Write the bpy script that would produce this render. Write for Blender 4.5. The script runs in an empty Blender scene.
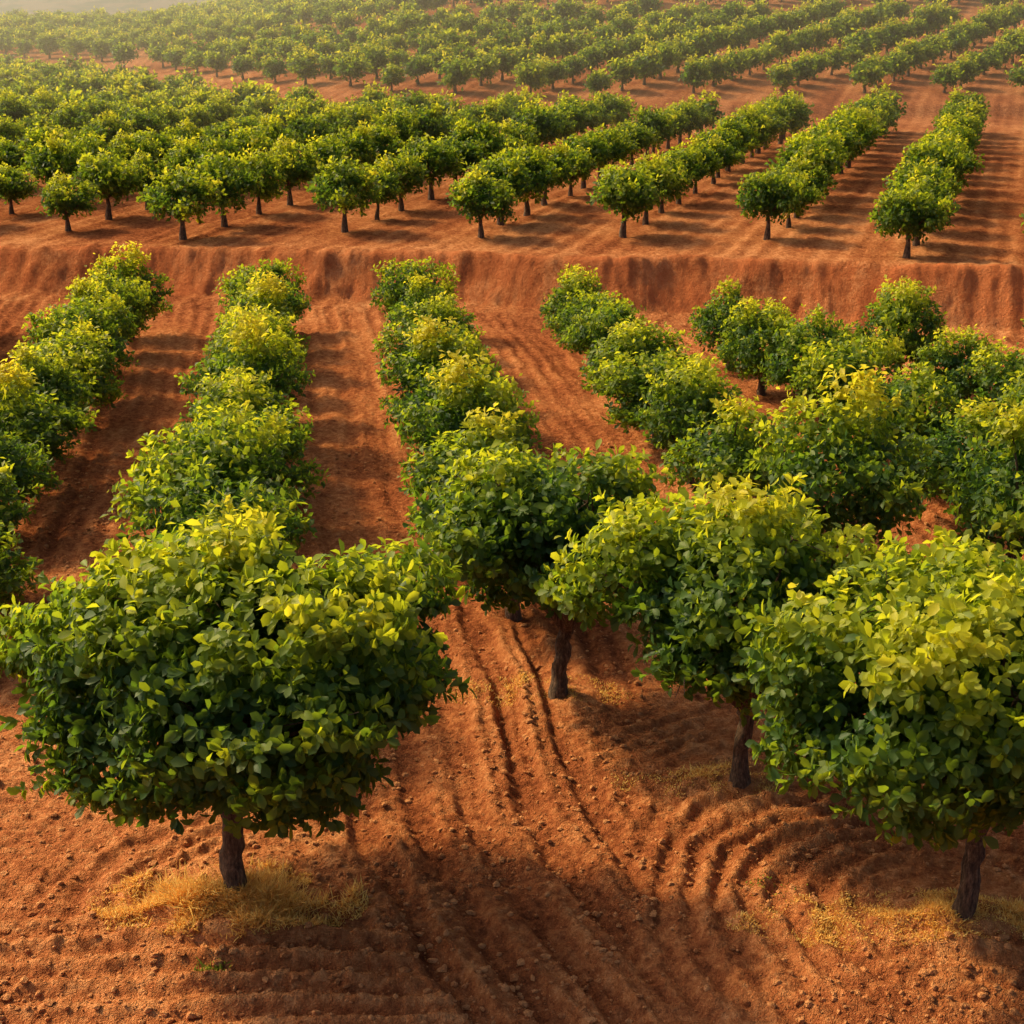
import bpy, math, numpy as np
rad = math.radians
scene = bpy.context.scene
scene.view_settings.view_transform = 'Standard'
scene.view_settings.look = 'None'
scene.view_settings.exposure = 0

# ------------------------------------------------------------------ noise
def _h(ix, iy, s):
    n = (ix.astype(np.int64)*374761393 + iy.astype(np.int64)*668265263 + s*1442695041) & 0xffffffff
    n = ((n ^ (n >> 13))*1274126177) & 0xffffffff
    n = (n ^ (n >> 16)) & 0xffff
    return n/65535.0
def vn(x, y, s=0):
    x = np.asarray(x, float); y = np.asarray(y, float)
    ix = np.floor(x); iy = np.floor(y); fx = x-ix; fy = y-iy
    fx = fx*fx*(3-2*fx); fy = fy*fy*(3-2*fy)
    a = _h(ix, iy, s); b = _h(ix+1, iy, s); c = _h(ix, iy+1, s); d = _h(ix+1, iy+1, s)
    return (a*(1-fx)+b*fx)*(1-fy)+(c*(1-fx)+d*fx)*fy*1.0 - 0.5
def fbm(x, y, s=0, o=4):
    r = 0; a = 1.0
    for i in range(o):
        r = r + a*vn(x*2**i+i*17.3, y*2**i-i*9.1, s+i); a *= .5
    return r
def ss(a, b, x):
    t = np.clip((x-a)/(b-a), 0, 1); return t*t*(3-2*t)

# ------------------------------------------------------------------ terrain
T1=(-3.30,14.2); T2=(5.22,13.75); T3=(3.10,16.85); T4=(.72,19.6)
def foot(X):
    return 50.9 - 0.15*X + 1.6*fbm(X*.10, X*0+3.1, 5, 3)
def Yb(X): return 108 + 62*(1-ss(-65, -2, X))
def macro(X, Y):
    X = np.asarray(X, float); Y = np.asarray(Y, float)
    f = foot(X)
    gully = .55*fbm(X*.35, Y*.15, 11, 5)
    t = np.clip((Y-f+gully)/1.6, 0, 1)
    bank = np.where(t < .88, t/.88*(.88+.12*t/.88), 1.0)
    z = 1.6*bank + .025*np.clip(Y-52, 0, None)*(1-ss(150, 400, Y)*.6)
    z = z + .12*np.exp(-((Y-f-1.9)/.5)**2)           # lip along the edge
    z = z - .45*ss(-7, -1.0, Y-f)*(1-bank)*ss(-15, 18, X) + .25*ss(-2.2, 0, Y-f)*(1-bank)
    yb = Yb(X)
    sl = .054 + .074*ss(-60, 22, X)
    z = z + sl*np.clip(Y-yb, 0, np.clip(228-yb, 0, None)) + .7*ss(0, 1.6, Y-yb)
    z = z - 7*ss(228, 330, Y)
    d = Y
    z = z + ss(330, 620, d)*(16+44*np.clip(.35+fbm(X*.006+4, Y*.003, 21, 5), 0, 2)) + ss(800, 1500, d)*(60+110*fbm(X*.002, Y*.0012+7, 31, 5))
    z = z + .25*fbm(X*.05, Y*.05, 41, 3)*ss(20, 60, Y)
    z = z + .08*fbm(X*.22, Y*.22, 43, 3)
    return z
def rowphase(X, Y):
    return X + .16*(Y-45)
def rings(X, Y, c, r0, r1, wl, amp, sd):
    r = np.hypot(X-c[0], (Y-c[1])) + .45*fbm(X*.6, Y*.6, sd, 4)
    w = ss(r0, r0+.5, r)*(1-ss(r1-1.2, r1, r))
    return w, amp*np.sin(r/wl*2*np.pi)
def detail(X, Y):
    """small-scale relief + albedo tone"""
    X = np.asarray(X, float); Y = np.asarray(Y, float)
    near = 1-ss(70, 120, Y)
    wx = X+.22*fbm(X*.5, Y*.5, 51, 4)
    q = rowphase(wx, Y)
    low = (Y < foot(X)-1.0)*1.0
    brk = np.clip(.25+1.7*np.clip(fbm(X*.7, Y*.4, 53, 4)+.35, 0, 1), 0, 1.4)
    aisle = .026*np.sin(q/.47*2*np.pi)*brk - .06*np.exp(-((((q+.6) % 4.95)-1.7)/.16)**2)*brk - .06*np.exp(-((((q+.6) % 4.95)-3.2)/.18)**2)*brk
    wa = ss(17.5, 21, Y)
    yy = Y+.010*(X+1)**2+.25*fbm(X*.3, Y*.3, 57, 3)
    cross = .075*np.sin(yy/.40*2*np.pi)*(.3+.7*brk)
    wc = 1-ss(13.4, 14.6, Y+.03*X)
    cx = -.55 - .16*(Y-16.9) + .05*np.clip(16.9-Y, 0, 9)**2*.9
    u = X+.20*fbm(X*.8, Y*.5, 52, 5)-cx
    wr = ss(-2.3, -1.5, u)*(1-ss(1.4, 2.2, u))
    ruts = -.085*np.cos(u/.78*2*np.pi)*(.45+.55*brk) - .035*np.cos(u/.26*2*np.pi+2)*brk
    h = aisle*wa
    h = h*(1-wc)+cross*wc
    w2, r2 = rings(X, Y, T2, .8, 4.6, .40, .024+.026*brk, 61)
    w3, r3 = rings(X, Y, T3, .7, 3.2, .38, .015+.025*brk, 62)
    w1, r1 = rings(X, Y, T1, .9, 3.2, .42, .018+.026*brk, 63)
    w1 = w1*(1-wc*.8)
    h = h*(1-w1*.8)+r1*w1*.8
    h = h*(1-w3)+r3*w3
    h = h*(1-w2)+r2*w2
    wr = wr*(1-ss(19, 26, Y)*.6)*(1-w2*.8)
    h = h*(1-wr)+ruts*wr
    for c, a in ((T1, .22), (T2, .18), (T3, .12), (T4, .12)):
        r = np.hypot(X-c[0], Y-c[1]); h = h + a*np.exp(-(r/.75)**2)
    n6 = np.abs(fbm(X*5, Y*5, 75, 3)); n1 = fbm(X*1.7, Y*1.7, 71, 3)
    rough = .035*n1 + .075*n6*(.4+1.2*np.clip(n1+.4, 0, 1)) + .040*fbm(X*9, Y*9, 79, 2)
    up = 1-low
    q2 = X*math.cos(rad(19.5))-Y*math.sin(rad(19.5))
    lines2 = .03*np.sin((q2+.5*fbm(X*.2, Y*.2, 81, 3))/.85*2*np.pi)*brk
    hh = (h*low + lines2*up*.7 + rough)*near
    f = foot(X); b = ss(-.2, .3, Y-f)*(1-ss(1.5, 1.9, Y-f))
    hh = hh + b*(.20*fbm(X*1.1, Y*1.0, 91, 5)+.10*np.abs(fbm(X*2.6, Y*1.6, 92, 4)))
    tone = .56 + .45*fbm(X*.25, Y*.12, 93, 4) + .35*fbm(X*1.3, Y*.9, 94, 4) + .07*np.sin(q/.47*2*np.pi+1)*low*wa*brk + .10*np.sin(q2/.85*2*np.pi+1.)*up*brk \
        + .35*fbm(q*1.3, Y*.06, 97, 4)*low*wa + .35*fbm(q2*1.2, Y*.05, 98, 4)*up
    tone = tone - .12*low*ss(19, 24, Y)*(1-ss(38, 46, Y)) + .22*np.exp(-((Y-f-2.6)/.9)**2)
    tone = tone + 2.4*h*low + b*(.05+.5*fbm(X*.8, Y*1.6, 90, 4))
    return hh, np.clip(tone, 0, 1), b*np.clip(.75+1.1*fbm(X*.6, Y*1.1, 99, 4), 0, 1)

def mesh_from(name, V, F, mats=(), smooth=True, matidx=None, attr=None):
    me = bpy.data.meshes.new(name)
    V = np.asarray(V, np.float32)
    me.vertices.add(len(V)); me.vertices.foreach_set('co', V.ravel())
    loops = np.concatenate([f.ravel() for f in F]).astype(np.int32)
    tot = np.concatenate([np.full(len(f), f.shape[1]) for f in F]).astype(np.int32)
    st = np.concatenate([[0], np.cumsum(tot)[:-1]]).astype(np.int32)
    me.loops.add(len(loops)); me.loops.foreach_set('vertex_index', loops)
    me.polygons.add(len(tot)); me.polygons.foreach_set('loop_start', st)
    me.polygons.foreach_set('loop_total', tot)
    for m in mats: me.materials.append(m)
    if matidx is not None: me.polygons.foreach_set('material_index', np.asarray(matidx, np.int32))
    me.polygons.foreach_set('use_smooth', np.full(len(tot), smooth))
    if attr:
        for k, a in attr.items():
            at = me.attributes.new(k, 'FLOAT', 'POINT'); at.data.foreach_set('value', np.asarray(a, np.float32))
    me.update(calc_edges=True)
    return me
def add(name, me, loc=(0, 0, 0), parent=None):
    o = bpy.data.objects.new(name, me); o.location = loc
    scene.collection.objects.link(o)
    if parent: o.parent = parent
    return o

# ------------------------------------------------------------------ materials
def newmat(name):
    m = bpy.data.materials.new(name); m.use_nodes = True
    nt = m.node_tree; nt.nodes.clear()
    return m, nt, nt.nodes.new
def L(nt, a, b): nt.links.new(a, b)
def ramp(N, stops):
    r = N('ShaderNodeValToRGB'); e = r.color_ramp.elements
    e[0].position, e[0].color = stops[0][0], (*stops[0][1], 1)
    e[1].position, e[1].color = stops[-1][0], (*stops[-1][1], 1)
    for p, c in stops[1:-1]:
        x = e.new(p); x.color = (*c, 1)
    return r

def soil_mat():
    m, nt, N = newmat('red_soil')
    out = N('ShaderNodeOutputMaterial'); p = N('ShaderNodeBsdfDiffuse')
    geo = N('ShaderNodeNewGeometry')
    at = N('ShaderNodeAttribute'); at.attribute_name = 'tone'
    bk = N('ShaderNodeAttribute'); bk.attribute_name = 'bank'
    vg = N('ShaderNodeAttribute'); vg.attribute_name = 'scrub'
    n1 = N('ShaderNodeTexNoise'); n1.inputs['Scale'].default_value = 6; n1.inputs['Detail'].default_value = 5; n1.inputs['Roughness'].default_value = .85
    L(nt, geo.outputs['Position'], n1.inputs['Vector'])
    def ma(a, k, b):
        q = N('ShaderNodeMath'); q.operation = 'MULTIPLY_ADD'; q.inputs[1].default_value = k
        L(nt, a, q.inputs[0])
        if isinstance(b, (int, float)): q.inputs[2].default_value = b
        else: L(nt, b, q.inputs[2])
        return q.outputs[0]
    v = ma(n1.outputs['Fac'], 2.3, -1.02)
    v = ma(at.outputs['Fac'], .75, v)
    r = ramp(N, [(0, (.15, .043, .018)), (.35, (.32, .098, .036)), (.65, (.48, .172, .062)), (1, (.68, .30, .12))])
    L(nt, v, r.inputs['Fac'])
    mx = N('ShaderNodeMix'); mx.data_type = 'RGBA'; mx.inputs['B'].default_value = (.56, .16, .055, 1)
    mm = N('ShaderNodeMath'); mm.operation = 'MULTIPLY'; mm.inputs[1].default_value = .7
    L(nt, bk.outputs['Fac'], mm.inputs[0]); L(nt, mm.outputs[0], mx.inputs['Factor']); L(nt, r.outputs['Color'], mx.inputs['A'])
    n3 = N('ShaderNodeTexNoise'); n3.inputs['Scale'].default_value = .06; n3.inputs['Detail'].default_value = 3; n3.inputs['Roughness'].default_value = .8
    L(nt, geo.outputs['Position'], n3.inputs['Vector'])
    r3 = ramp(N, [(.45, (.28, .16, .08)), (.55, (.06, .07, .03))]); L(nt, n3.outputs['Fac'], r3.inputs['Fac'])
    mx2 = N('ShaderNodeMix'); mx2.data_type = 'RGBA'; L(nt, vg.outputs['Fac'], mx2.inputs['Factor'])
    L(nt, mx.outputs['Result'], mx2.inputs['A']); L(nt, r3.outputs['Color'], mx2.inputs['B'])
    L(nt, mx2.outputs['Result'], p.inputs['Color'])
    bp = N('ShaderNodeBump'); bp.inputs['Strength'].default_value = 1.0; bp.inputs['Distance'].default_value = .16
    n4 = N('ShaderNodeTexNoise'); n4.inputs['Scale'].default_value = 9; n4.inputs['Detail'].default_value = 4; n4.inputs['Roughness'].default_value = .8
    L(nt, geo.outputs['Position'], n4.inputs['Vector'])
    L(nt, n4.outputs['Fac'], bp.inputs['Height']); L(nt, bp.outputs['Normal'], p.inputs['Normal'])
    L(nt, p.outputs[0], out.inputs['Surface'])
    return m

def leaf_mat():
    m, nt, N = newmat('orchard_leaf')
    out = N('ShaderNodeOutputMaterial'); p = N('ShaderNodeBsdfPrincipled'); t = N('ShaderNodeBsdfTranslucent')
    p.inputs['Roughness'].default_value = .5; p.inputs['Specular IOR Level'].default_value = .25
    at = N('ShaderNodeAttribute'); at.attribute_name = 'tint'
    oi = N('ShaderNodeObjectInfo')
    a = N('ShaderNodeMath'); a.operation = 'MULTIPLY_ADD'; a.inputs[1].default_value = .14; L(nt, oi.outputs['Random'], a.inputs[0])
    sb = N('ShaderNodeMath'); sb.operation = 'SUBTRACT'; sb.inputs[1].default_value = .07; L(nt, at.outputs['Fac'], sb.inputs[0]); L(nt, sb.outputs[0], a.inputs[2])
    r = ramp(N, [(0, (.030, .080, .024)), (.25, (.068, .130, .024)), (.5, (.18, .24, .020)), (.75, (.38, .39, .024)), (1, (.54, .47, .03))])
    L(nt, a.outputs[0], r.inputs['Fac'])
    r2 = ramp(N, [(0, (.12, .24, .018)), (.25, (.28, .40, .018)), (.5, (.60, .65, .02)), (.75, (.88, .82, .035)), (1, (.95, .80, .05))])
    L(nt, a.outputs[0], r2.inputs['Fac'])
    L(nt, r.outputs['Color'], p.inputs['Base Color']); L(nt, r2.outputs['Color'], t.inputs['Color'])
    mx = N('ShaderNodeMixShader'); mx.inputs[0].default_value = .5
    L(nt, p.outputs[0], mx.inputs[1]); L(nt, t.outputs[0], mx.inputs[2]); L(nt, mx.outputs[0], out.inputs['Surface'])
    return m
def bark_mat():
    m, nt, N = newmat('tree_bark')
    out = N('ShaderNodeOutputMaterial'); p = N('ShaderNodeBsdfPrincipled'); p.inputs['Roughness'].default_value = .9
    tc = N('ShaderNodeTexCoord'); mp = N('ShaderNodeMapping'); mp.inputs['Scale'].default_value = (9, 9, 2.0)
    L(nt, tc.outputs['Object'], mp.inputs['Vector'])
    n = N('ShaderNodeTexNoise'); n.inputs['Scale'].default_value = 3.2; n.inputs['Detail'].default_value = 8; n.inputs['Roughness'].default_value = .75
    L(nt, mp.outputs[0], n.inputs['Vector'])
    r = ramp(N, [(.36, (.030, .018, .012)), (.5, (.15, .085, .050)), (.66, (.40, .25, .15))]); L(nt, n.outputs['Fac'], r.inputs['Fac'])
    L(nt, r.outputs['Color'], p.inputs['Base Color'])
    b = N('ShaderNodeBump'); b.inputs['Strength'].default_value = 1; b.inputs['Distance'].default_value = .12
    L(nt, n.outputs['Fac'], b.inputs['Height']); L(nt, b.outputs['Normal'], p.inputs['Normal'])
    L(nt, p.outputs[0], out.inputs['Surface'])
    return m
def grass_mat(name, stops):
    m, nt, N = newmat(name)
    out = N('ShaderNodeOutputMaterial'); p = N('ShaderNodeBsdfDiffuse'); t = N('ShaderNodeBsdfTranslucent')
    at = N('ShaderNodeAttribute'); at.attribute_name = 'tint'
    r = ramp(N, stops); L(nt, at.outputs['Fac'], r.inputs['Fac'])
    L(nt, r.outputs['Color'], p.inputs['Color']); L(nt, r.outputs['Color'], t.inputs['Color'])
    mx = N('ShaderNodeMixShader'); mx.inputs[0].default_value = .4
    L(nt, p.outputs[0], mx.inputs[1]); L(nt, t.outputs[0], mx.inputs[2]); L(nt, mx.outputs[0], out.inputs['Surface'])
    return m
SOIL, LEAF, BARK = soil_mat(), leaf_mat(), bark_mat()
GRASS = grass_mat('dry_grass_blade', [(0, (.68, .34, .09)), (.5, (.90, .56, .14)), (1, (.93, .72, .25))])
WEED = grass_mat('weed_leaf', [(0, (.10, .16, .03)), (.5, (.25, .30, .04)), (1, (.45, .45, .06))])

# ------------------------------------------------------------------ ground sheet
ys = list(np.arange(-30, 11, .8)) + list(np.arange(11, 26, .040))
y = ys[-1]
while y < 3500:
    y += .042*(y/25)**1.55 if y < 130 else .02*y*(1 if y > 300 else .6)
    ys.append(y)
ys = np.array(ys); us = np.linspace(-1, 1, 901)
U, Y = np.meshgrid(us, ys)
half = 8.5+.55*np.clip(Y, 0, None)+np.clip(-Y, 0, None)*.5 + ss(200, 1500, Y)*800
X = U*half
h, tone, bnk = detail(X, Y)
Z = macro(X, Y)+h
nx, ny = len(us), len(ys)
idx = np.arange(nx*ny).reshape(ny, nx)
F = np.stack([idx[:-1, :-1], idx[:-1, 1:], idx[1:, 1:], idx[1:, :-1]], -1).reshape(-1, 4)
me = mesh_from('ground', np.stack([X, Y, Z], -1).reshape(-1, 3), [F], [SOIL],
               attr={'tone': tone.ravel(), 'bank': bnk.ravel(), 'scrub': (ss(232, 300, Y)*np.ones_like(X)).ravel()})
add('ground', me)

# ------------------------------------------------------------------ trees
def tube(path, rads, seg, rng):
    path = np.asarray(path, float); n = len(path)
    V = []
    t = np.gradient(path, axis=0); t /= np.linalg.norm(t, axis=1)[:, None]+1e-9
    a = np.cross(t, [0.13, 1, .07]); a /= np.linalg.norm(a, axis=1)[:, None]; b = np.cross(t, a)
    ang = np.linspace(0, 2*np.pi, seg, endpoint=False)
    for i in range(n):
        rr = rads[i]*(1+.13*rng.standard_normal(seg)*(seg > 6))
        V.append(path[i]+rr[:, None]*(np.cos(ang)[:, None]*a[i]+np.sin(ang)[:, None]*b[i]))
    V = np.concatenate(V)
    F = []
    for i in range(n-1):
        for k in range(seg):
            k2 = (k+1) % seg
            F.append((i*seg+k, i*seg+k2, (i+1)*seg+k2, (i+1)*seg+k))
    return V, np.array(F)
def bez(p0, p1, p2, n):
    s = np.linspace(0, 1, n)[:, None]
    return (1-s)**2*p0+2*s*(1-s)*p1+s*s*p2
def nrm(v): return v/(np.linalg.norm(v, axis=-1, keepdims=True)+1e-9)

def make_tree(name, H, W, zb, nshoot, lps, ll, seed, seg=12, trunk_r=.13, fork=1.0, nl=26, hi=True, lean=(0, 0), taper=.12, lr=.36, yellow=0.0, off=(0,0), wild=.10, flat=.8, sy=1.0):
    rng = np.random.default_rng(seed)
    hz_ = (H-zb)/(1+flat); zc = H-hz_; S = np.array([W/2, W/2*sy, hz_])
    k = np.arange(nl)+.5; ph = np.arccos(1-2*k/nl); th = np.pi*(1+5**.5)*k
    C = np.stack([np.cos(th)*np.sin(ph), np.sin(th)*np.sin(ph), np.cos(ph)], -1)
    C = nrm(C+rng.normal(0, .26, C.shape))*rng.uniform(.50, .90, (nl, 1))
    R = rng.uniform(lr-.12, lr+.07, nl)
    ci = rng.normal(0, .25, (4, 3)); C = np.vstack([C, ci]); R = np.append(R, np.full(4, .34))
    P = []; O = []
    tot = 0
    while tot < nshoot:
        m = nshoot*3
        li = rng.choice(len(C), m, p=R**2/np.sum(R**2))
        d = nrm(rng.normal(0, 1, (m, 3)))
        depth = 1-np.abs(rng.normal(0, .16, m))+(rng.random(m) < wild)*rng.uniform(0, .45, m)*(d[:, 2] > -.4)
        p = C[li]+d*(R[li]*depth)[:, None]
        dist = np.linalg.norm(p[:, None]-C[None], axis=2)/R[None]
        dist[np.arange(m), li] = 9
        keep = (dist.min(1) > .90) | (rng.random(m) < .05)
        p, d = p[keep], d[keep]
        P.append(p); O.append(d); tot += len(p)
    P = np.concatenate(P)[:nshoot]; O = np.concatenate(O)[:nshoot]
    def warp(p):
        q = p.copy()
        q[:, :2] = p[:, :2]*(1-taper*p[:, 2:3])
        q[:, 2] = np.where(p[:, 2] < 0, p[:, 2]*flat, p[:, 2])
        return q*S+np.array([off[0], off[1], zc])
    Pw = warp(P)
    ax = nrm(O*S*.7+P*S*.5+np.array([0, 0, .45*W*.25])+rng.normal(0, .25, P.shape))
    ns = len(Pw); M = ns*lps
    base = np.repeat(Pw, lps, 0); A = np.repeat(ax, lps, 0)
    pr = nrm(np.cross(A, rng.normal(0, 1, A.shape)))
    phi = rng.uniform(.35, 1.8, (M, 1))
    d = nrm(A*np.cos(phi)+pr*np.sin(phi)+np.array([0, 0, -.12]))
    base = base - A*rng.uniform(-.6, 1.2, (M, 1))*ll*1.5 + d*ll*.12
    side = nrm(np.cross(d, A)+rng.normal(0, .35, A.shape)); side = nrm(side-d*np.sum(side*d, 1, keepdims=True))
    nn = np.cross(side, d)
    l = ll*rng.uniform(.6, 1.25, (M, 1)); w = l*rng.uniform(.25, .33, (M, 1))
    cup = rng.uniform(.02, .14, (M, 1))*l; droop = rng.uniform(-.02, .22, (M, 1))*l
    if hi:
        vs = [base, base+d*l*.36-side*w*.8+nn*cup, base+d*l*.36, base+d*l*.36+side*w*.8+nn*cup,
              base+d*l*.72-side*w*.95+nn*(cup-droop*.4), base+d*l*.72-nn*droop*.4, base+d*l*.72+side*w*.95+nn*(cup-droop*.4), base+d*l-nn*droop]
        V = np.stack(vs, 1).reshape(-1, 3); o = (np.arange(M)*8)[:, None]
        Ft = np.concatenate([o+[0, 2, 1], o+[0, 3, 2], o+[4, 5, 7], o+[5, 6, 7]])
        Fq = np.concatenate([o+[1, 2, 5, 4], o+[2, 3, 6, 5]]); per = 8
    else:
        vs = [base, base+d*l*.55-side*w+nn*cup, base+d*l-nn*droop, base+d*l*.55+side*w+nn*cup]
        V = np.stack(vs, 1).reshape(-1, 3); o = (np.arange(M)*4)[:, None]
        Ft = np.concatenate([o+[0, 2, 1], o+[0, 3, 2]]); Fq = np.zeros((0, 4), int); per = 4
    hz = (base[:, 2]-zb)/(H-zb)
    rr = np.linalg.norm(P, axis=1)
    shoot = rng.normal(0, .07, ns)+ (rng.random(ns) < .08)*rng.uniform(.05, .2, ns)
    tint = .03+.58*np.clip(hz, 0, 1)**2.8+np.repeat(shoot+.60*(rr-.88), lps)+rng.normal(0, .07, M)+yellow  # yellow new growth, plus sunlit tops and shaded lower crown painted into tint
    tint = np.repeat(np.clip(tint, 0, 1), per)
    WV = []; WF = []; n0 = len(V)
    def addtube(path, r0, r1, sg):
        nonlocal n0
        n = len(path); rs = r0+(r1-r0)*np.linspace(0, 1, n)**.8
        v, f = tube(path, rs, sg, rng); WV.append(v); WF.append(f+n0); n0 += len(v)
    fk = np.array([lean[0], lean[1], fork])
    nseg = 11 if hi else 4
    tp = bez(np.array([0, 0, -.25]), np.array([lean[0]*.2, lean[1]*.2, fork*.5]), fk, nseg)
    tp[1:-1, :2] += rng.normal(0, .022, (nseg-2, 2))
    rs = trunk_r*(1.0-.25*np.linspace(0, 1, nseg)); rs[:2] *= (1.7, 1.5)
    if hi: rs[2] *= 1.22
    v, f = tube(tp, rs, seg, rng); WV.append(v); WF.append(f+n0); n0 += len(v)
    Cw = warp(C)
    if hi:
        nb = 5; tops = []
        for i in range(nb):
            a = 2*np.pi*(i+rng.uniform(-.2, .2))/nb
            e = np.array([off[0]+np.cos(a)*W*.24, off[1]+np.sin(a)*W*.24, zc+rng.uniform(-.2, .3)])
            mid = fk+(e-fk)*.5+np.array([np.cos(a), np.sin(a), -.3])*.12*W*.3
            path = bez(fk-np.array([0, 0, .10]), mid, e, 8); path[2:-1] += rng.normal(0, .03, (5, 3))
            addtube(path, trunk_r*.68, trunk_r*.3, 8); tops.append(path)
        for c in Cw:
            j = min(range(nb), key=lambda q: np.linalg.norm(tops[q][-1]-c)); s = tops[j][rng.integers(3, 8)]
            addtube(bez(s, (s+c)/2+rng.normal(0, .12, 3), c, 6), trunk_r*.26, trunk_r*.08, 5)
            for _ in range(3):
                e = c+nrm(rng.normal(0, 1, 3))*lr*S*.9
                addtube(bez(c, (c+e)/2+rng.normal(0, .05, 3), e, 4), trunk_r*.09, trunk_r*.03, 4)
    else:
        for i in range(5):
            c = Cw[rng.integers(0, len(Cw))]
            addtube(bez(fk-np.array([0, 0, .05]), (fk+c)/2+rng.normal(0, .1, 3), c, 4), trunk_r*.5, trunk_r*.12, 4)
    Vall = np.concatenate([V]+WV); Fw = np.concatenate(WF)
    mi = np.concatenate([np.zeros(len(Ft)), np.zeros(len(Fq)), np.ones(len(Fw))])
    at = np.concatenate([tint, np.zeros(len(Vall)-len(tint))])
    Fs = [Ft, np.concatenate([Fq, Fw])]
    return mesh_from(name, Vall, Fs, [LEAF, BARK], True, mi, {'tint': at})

def place(name, me, x, y, rot=0, s=1.0, sz=None, parent=None):
    o = add(name, me, (x, y, float(macro(x, y))+ (0.0 if y > 25 else 0.08)), parent)
    o.rotation_euler = (0, 0, rot); o.scale = (s, s, sz or s)
    return o
# four foreground trees
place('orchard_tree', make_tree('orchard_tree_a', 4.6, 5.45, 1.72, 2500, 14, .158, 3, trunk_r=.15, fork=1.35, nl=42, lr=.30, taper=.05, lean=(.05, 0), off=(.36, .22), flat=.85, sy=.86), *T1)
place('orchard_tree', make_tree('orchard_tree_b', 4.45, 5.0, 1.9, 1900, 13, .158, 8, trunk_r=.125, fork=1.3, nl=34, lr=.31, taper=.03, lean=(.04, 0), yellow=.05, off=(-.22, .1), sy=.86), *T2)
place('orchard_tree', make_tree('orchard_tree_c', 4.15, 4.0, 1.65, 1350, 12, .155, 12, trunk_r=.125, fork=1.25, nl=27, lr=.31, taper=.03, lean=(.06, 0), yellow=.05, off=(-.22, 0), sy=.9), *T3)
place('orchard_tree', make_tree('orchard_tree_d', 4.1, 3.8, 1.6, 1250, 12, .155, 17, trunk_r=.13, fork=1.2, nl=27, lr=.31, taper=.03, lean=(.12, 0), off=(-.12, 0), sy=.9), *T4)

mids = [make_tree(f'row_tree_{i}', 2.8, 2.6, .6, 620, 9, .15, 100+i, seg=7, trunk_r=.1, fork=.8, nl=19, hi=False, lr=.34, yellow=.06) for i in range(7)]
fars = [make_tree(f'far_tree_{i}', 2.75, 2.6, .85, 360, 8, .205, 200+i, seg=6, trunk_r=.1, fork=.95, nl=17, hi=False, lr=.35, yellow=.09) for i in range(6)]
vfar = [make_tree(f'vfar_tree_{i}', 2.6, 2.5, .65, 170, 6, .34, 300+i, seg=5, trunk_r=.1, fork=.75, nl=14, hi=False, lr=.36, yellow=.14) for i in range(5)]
rng = np.random.default_rng(5)
def rowtree(x, y, s=1.0):
    place('orchard_tree', mids[rng.integers(0, 7)], x+rng.normal(0, .12), y+rng.normal(0, .12), rng.uniform(0, 6.28), s*rng.uniform(.88, 1.12), s*rng.uniform(.86, 1.08))
def line(p0, p1, sp=2.8, s0=1, s1=1):
    n = int(round(math.dist(p0, p1)/sp))
    for i in range(n+1):
        t = i/n; rowtree(p0[0]+(p1[0]-p0[0])*t, p0[1]+(p1[1]-p0[1])*t, s0+(s1-s0)*t)
line((-18.2, 46), (-14.8, 22))
line((-12.9, 46), (-9.7, 21.5), s0=.95, s1=1.0)
line((-8.25, 46.5), (-4.6, 19.2), s0=.92, s1=1.15)
line((-3.2, 46), (-.1, 22.8), s0=.95, s1=1.12)
line((1.8, 45), (4.7, 27.7), s0=.95, s1=1.05); rowtree(6.1, 24.6, 1.3)
line((6.6, 41.5), (9.5, 28), s0=.95, s1=1.0); rowtree(9.2, 24.0, 1.15)
line((11.9, 35.6), (12.9, 22.5)); rowtree(11.2, 39.5, 1.0)
line((16.4, 40.5), (17.5, 22.5))

# upper fields
def field(az, s, off0, nrows, step, cond, sc):
    c, sn = math.cos(rad(az)), math.sin(rad(az))
    for r in range(-nrows, nrows+1):
        pts = []
        q = off0+r*s
        t = -200+rng.uniform(0, step)*.4
        while t < 420:
            x = q*c+t*sn; y = -q*sn+t*c
            if cond(x, y): pts.append((x+rng.normal(0, .14), y+rng.normal(0, .2)))
            t += step*rng.uniform(.94, 1.06)
        if pts:
            e = bpy.data.objects.new('orchard_tree_row', None); scene.collection.objects.link(e)
            for (x, y) in pts:
                ms = fars if y < 95 else vfar
                k = sc*rng.uniform(.84, 1.16)
                place('tree', ms[rng.integers(0, len(ms))], x, y, rng.uniform(0, 6.28), k, k*rng.uniform(.9, 1.08), parent=e)
vis = lambda x, y: abs(x) < .42*y+6
ft = lambda x: float(foot(np.array([x]))[0])
yb = lambda x: float(Yb(np.array([x]))[0])
q0 = 16*math.cos(rad(19.5))-56*math.sin(rad(19.5))
field(19.5, 5.55, q0, 40, 3.0, lambda x, y: y > ft(x)+4.0 and y < yb(x)-9 and vis(x, y) and x < 39+.1*y, 1.0)
field(36, 5.2, 2.0, 60, 3.0, lambda x, y: y > yb(x)+4 and y < 222 and vis(x, y) and not (150 < y+.12*x < 158), .98)

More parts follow.
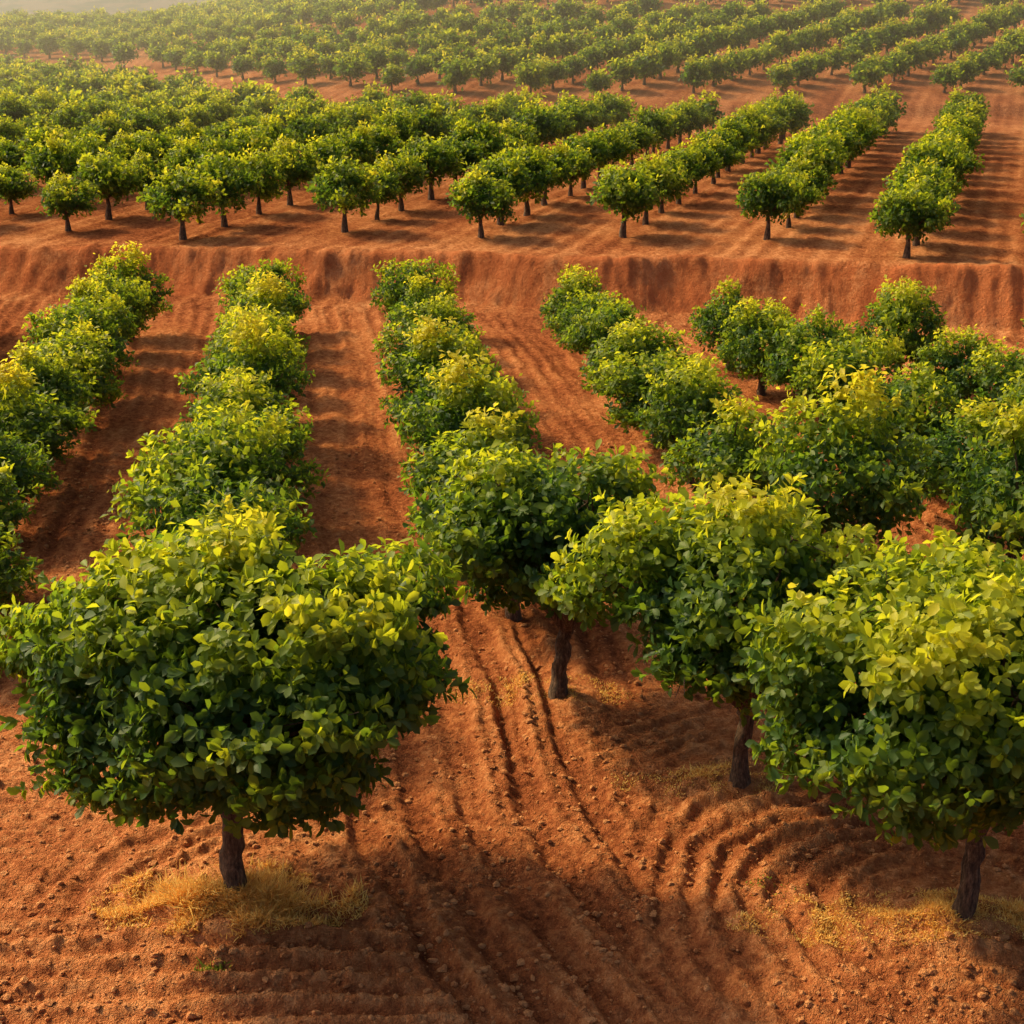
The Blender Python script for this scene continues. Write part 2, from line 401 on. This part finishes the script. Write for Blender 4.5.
# ------------------------------------------------------------------ soil clods
def clods():
    rng = np.random.default_rng(9)
    n = 36000
    y = 11.5+rng.random(n)**1.3*22; x = rng.uniform(-1, 1, n)*(2.5+.40*y)
    g = fbm(x*.8, y*.8, 7, 3); k = rng.random(n) < np.clip(.5+g, .1, 1); x, y = x[k], y[k]; n = len(x)
    z = macro(x, y)+detail(x, y)[0]
    s = .010+.045*rng.random(n)**5
    t = (1+5**.5)/2
    ico = nrm(np.array([(-1, t, 0), (1, t, 0), (-1, -t, 0), (1, -t, 0), (0, -1, t), (0, 1, t), (0, -1, -t), (0, 1, -t), (t, 0, -1), (t, 0, 1), (-t, 0, -1), (-t, 0, 1)], float))
    fi = np.array([(0, 11, 5), (0, 5, 1), (0, 1, 7), (0, 7, 10), (0, 10, 11), (1, 5, 9), (5, 11, 4), (11, 10, 2), (10, 7, 6), (7, 1, 8), (3, 9, 4), (3, 4, 2), (3, 2, 6), (3, 6, 8), (3, 8, 9), (4, 9, 5), (2, 4, 11), (6, 2, 10), (8, 6, 7), (9, 8, 1)])
    V = ico[None]*s[:, None, None]*rng.uniform(.7, 1.3, (n, 12, 1))*np.stack([rng.uniform(.8, 1.4, n), rng.uniform(.8, 1.3, n), rng.uniform(.5, .9, n)], -1)[:, None, :]
    V = V+np.stack([x, y, z+s*.2], -1)[:, None, :]
    F = (fi[None]+(np.arange(n)*12)[:, None, None]).reshape(-1, 3)
    tn = np.repeat(rng.uniform(.75, 1.3, n), 12)
    add('soil_clods', mesh_from('soil_clods', V.reshape(-1, 3), [F], [SOIL], False, attr={'tone': tn, 'bank': tn*0, 'scrub': tn*0}))
clods()
# ------------------------------------------------------------------ dry grass
def grass(name, c, rx, ry, n, hmax, seed, mat=GRASS, wd=.008, thr=.12):
    rng = np.random.default_rng(seed)
    a = rng.uniform(0, 6.28, n); r = rng.random(n)**.6
    x = c[0]+np.cos(a)*r*rx; y = c[1]+np.sin(a)*r*ry
    k = fbm(x*3.2, y*3.2, seed, 3)+thr-.3*r > rng.uniform(-.2, .2, n); x, y, r = x[k], y[k], r[k]; n = len(x)
    z = macro(x, y)+detail(x, y)[0]-.01
    b = np.stack([x, y, z], -1)
    hgt = hmax*rng.uniform(.3, 1, n)*(1.1-.6*r)*(.5+1.5*np.clip(fbm(x*2, y*2, seed+5, 2)+.4, 0, 1))
    ln = rng.normal(0, .8, (n, 2)); top = b+np.stack([ln[:, 0]*hgt, ln[:, 1]*hgt, hgt], -1)
    mid = (b+top)/2+np.array([0, 0, 1])*hgt[:, None]*.12
    an = rng.uniform(0, 6.28, n); sd = np.stack([np.cos(an), np.sin(an), an*0], -1)*wd
    V = np.stack([b-sd, b+sd, mid+sd*.8, mid-sd*.8, top], 1).reshape(-1, 3)
    o = (np.arange(n)*5)[:, None]
    add(name, mesh_from(name, V, [o+[3, 2, 4], o+[0, 1, 2, 3]], [mat], True, attr={'tint': np.repeat(rng.random(n), 5)}))
grass('dry_grass_patch', (T1[0]-.1, T1[1]-.0), 1.7, .7, 20000, .18, 1, thr=.25)
grass('dry_grass_patch', (T2[0]-.6, T2[1]+.1), 2.1, .55, 18000, .08, 2, thr=.25)
grass('dry_grass_patch', (T3[0]-.3, T3[1]+.2), 1.5, .55, 5000, .06, 3)
grass('dry_grass_patch', (T4[0]-.3, T4[1]+.2), 1.6, .6, 5000, .06, 4)
grass('green_weed_patch', (-3.4, 13.05), .25, .14, 200, .10, 11, WEED, .014)
grass('green_weed_patch', (3.2, 14.6), .5, .3, 160, .07, 13, WEED, .012)

# ------------------------------------------------------------------ light, haze, camera
EL, AZ = 42, -62
d = np.array([math.sin(rad(AZ))*math.cos(rad(EL)), math.cos(rad(AZ))*math.cos(rad(EL)), math.sin(rad(EL))])
sl = bpy.data.lights.new('sun', 'SUN'); sl.energy = 5.0; sl.angle = rad(4.5); sl.color = (1.0, .77, .40)
so = bpy.data.objects.new('sun', sl); scene.collection.objects.link(so)
from mathutils import Vector
so.rotation_euler = Vector(d).to_track_quat('Z', 'Y').to_euler()
w = bpy.data.worlds.new('World'); scene.world = w; w.use_nodes = True
nt = w.node_tree; bg = nt.nodes['Background']; sky = nt.nodes.new('ShaderNodeTexSky')
sky.sky_type = 'NISHITA'; sky.sun_disc = False; sky.sun_elevation = rad(EL); sky.sun_rotation = rad(AZ)
sky.dust_density = 8; sky.air_density = 1.0
nt.links.new(sky.outputs[0], bg.inputs[0]); bg.inputs[1].default_value = .15

bx = bpy.data.meshes.new('haze')
import bmesh
bm = bmesh.new(); bmesh.ops.create_cube(bm, size=1); bm.to_mesh(bx); bm.free()
hz = add('haze', bx, (0, 1875, 10)); hz.scale = (4200, 3600, 100)
m, nt, N = newmat('haze_air'); out = N('ShaderNodeOutputMaterial'); vs = N('ShaderNodeVolumeScatter')
vs.inputs['Color'].default_value = (1, .83, .50, 1); vs.inputs['Density'].default_value = .0042; vs.inputs['Anisotropy'].default_value = .6
nt.links.new(vs.outputs[0], out.inputs['Volume']); bx.materials.append(m)

cam = bpy.data.cameras.new('camera'); cam.sensor_width = 36; cam.lens = 1400/1024*36; cam.clip_end = 8000; cam.clip_start = .1
co = bpy.data.objects.new('camera', cam); scene.collection.objects.link(co)
co.location = (0, 0, 10); co.rotation_euler = (rad(90-19.4), 0, 0)
scene.camera = co
print('objects', len(bpy.data.objects))
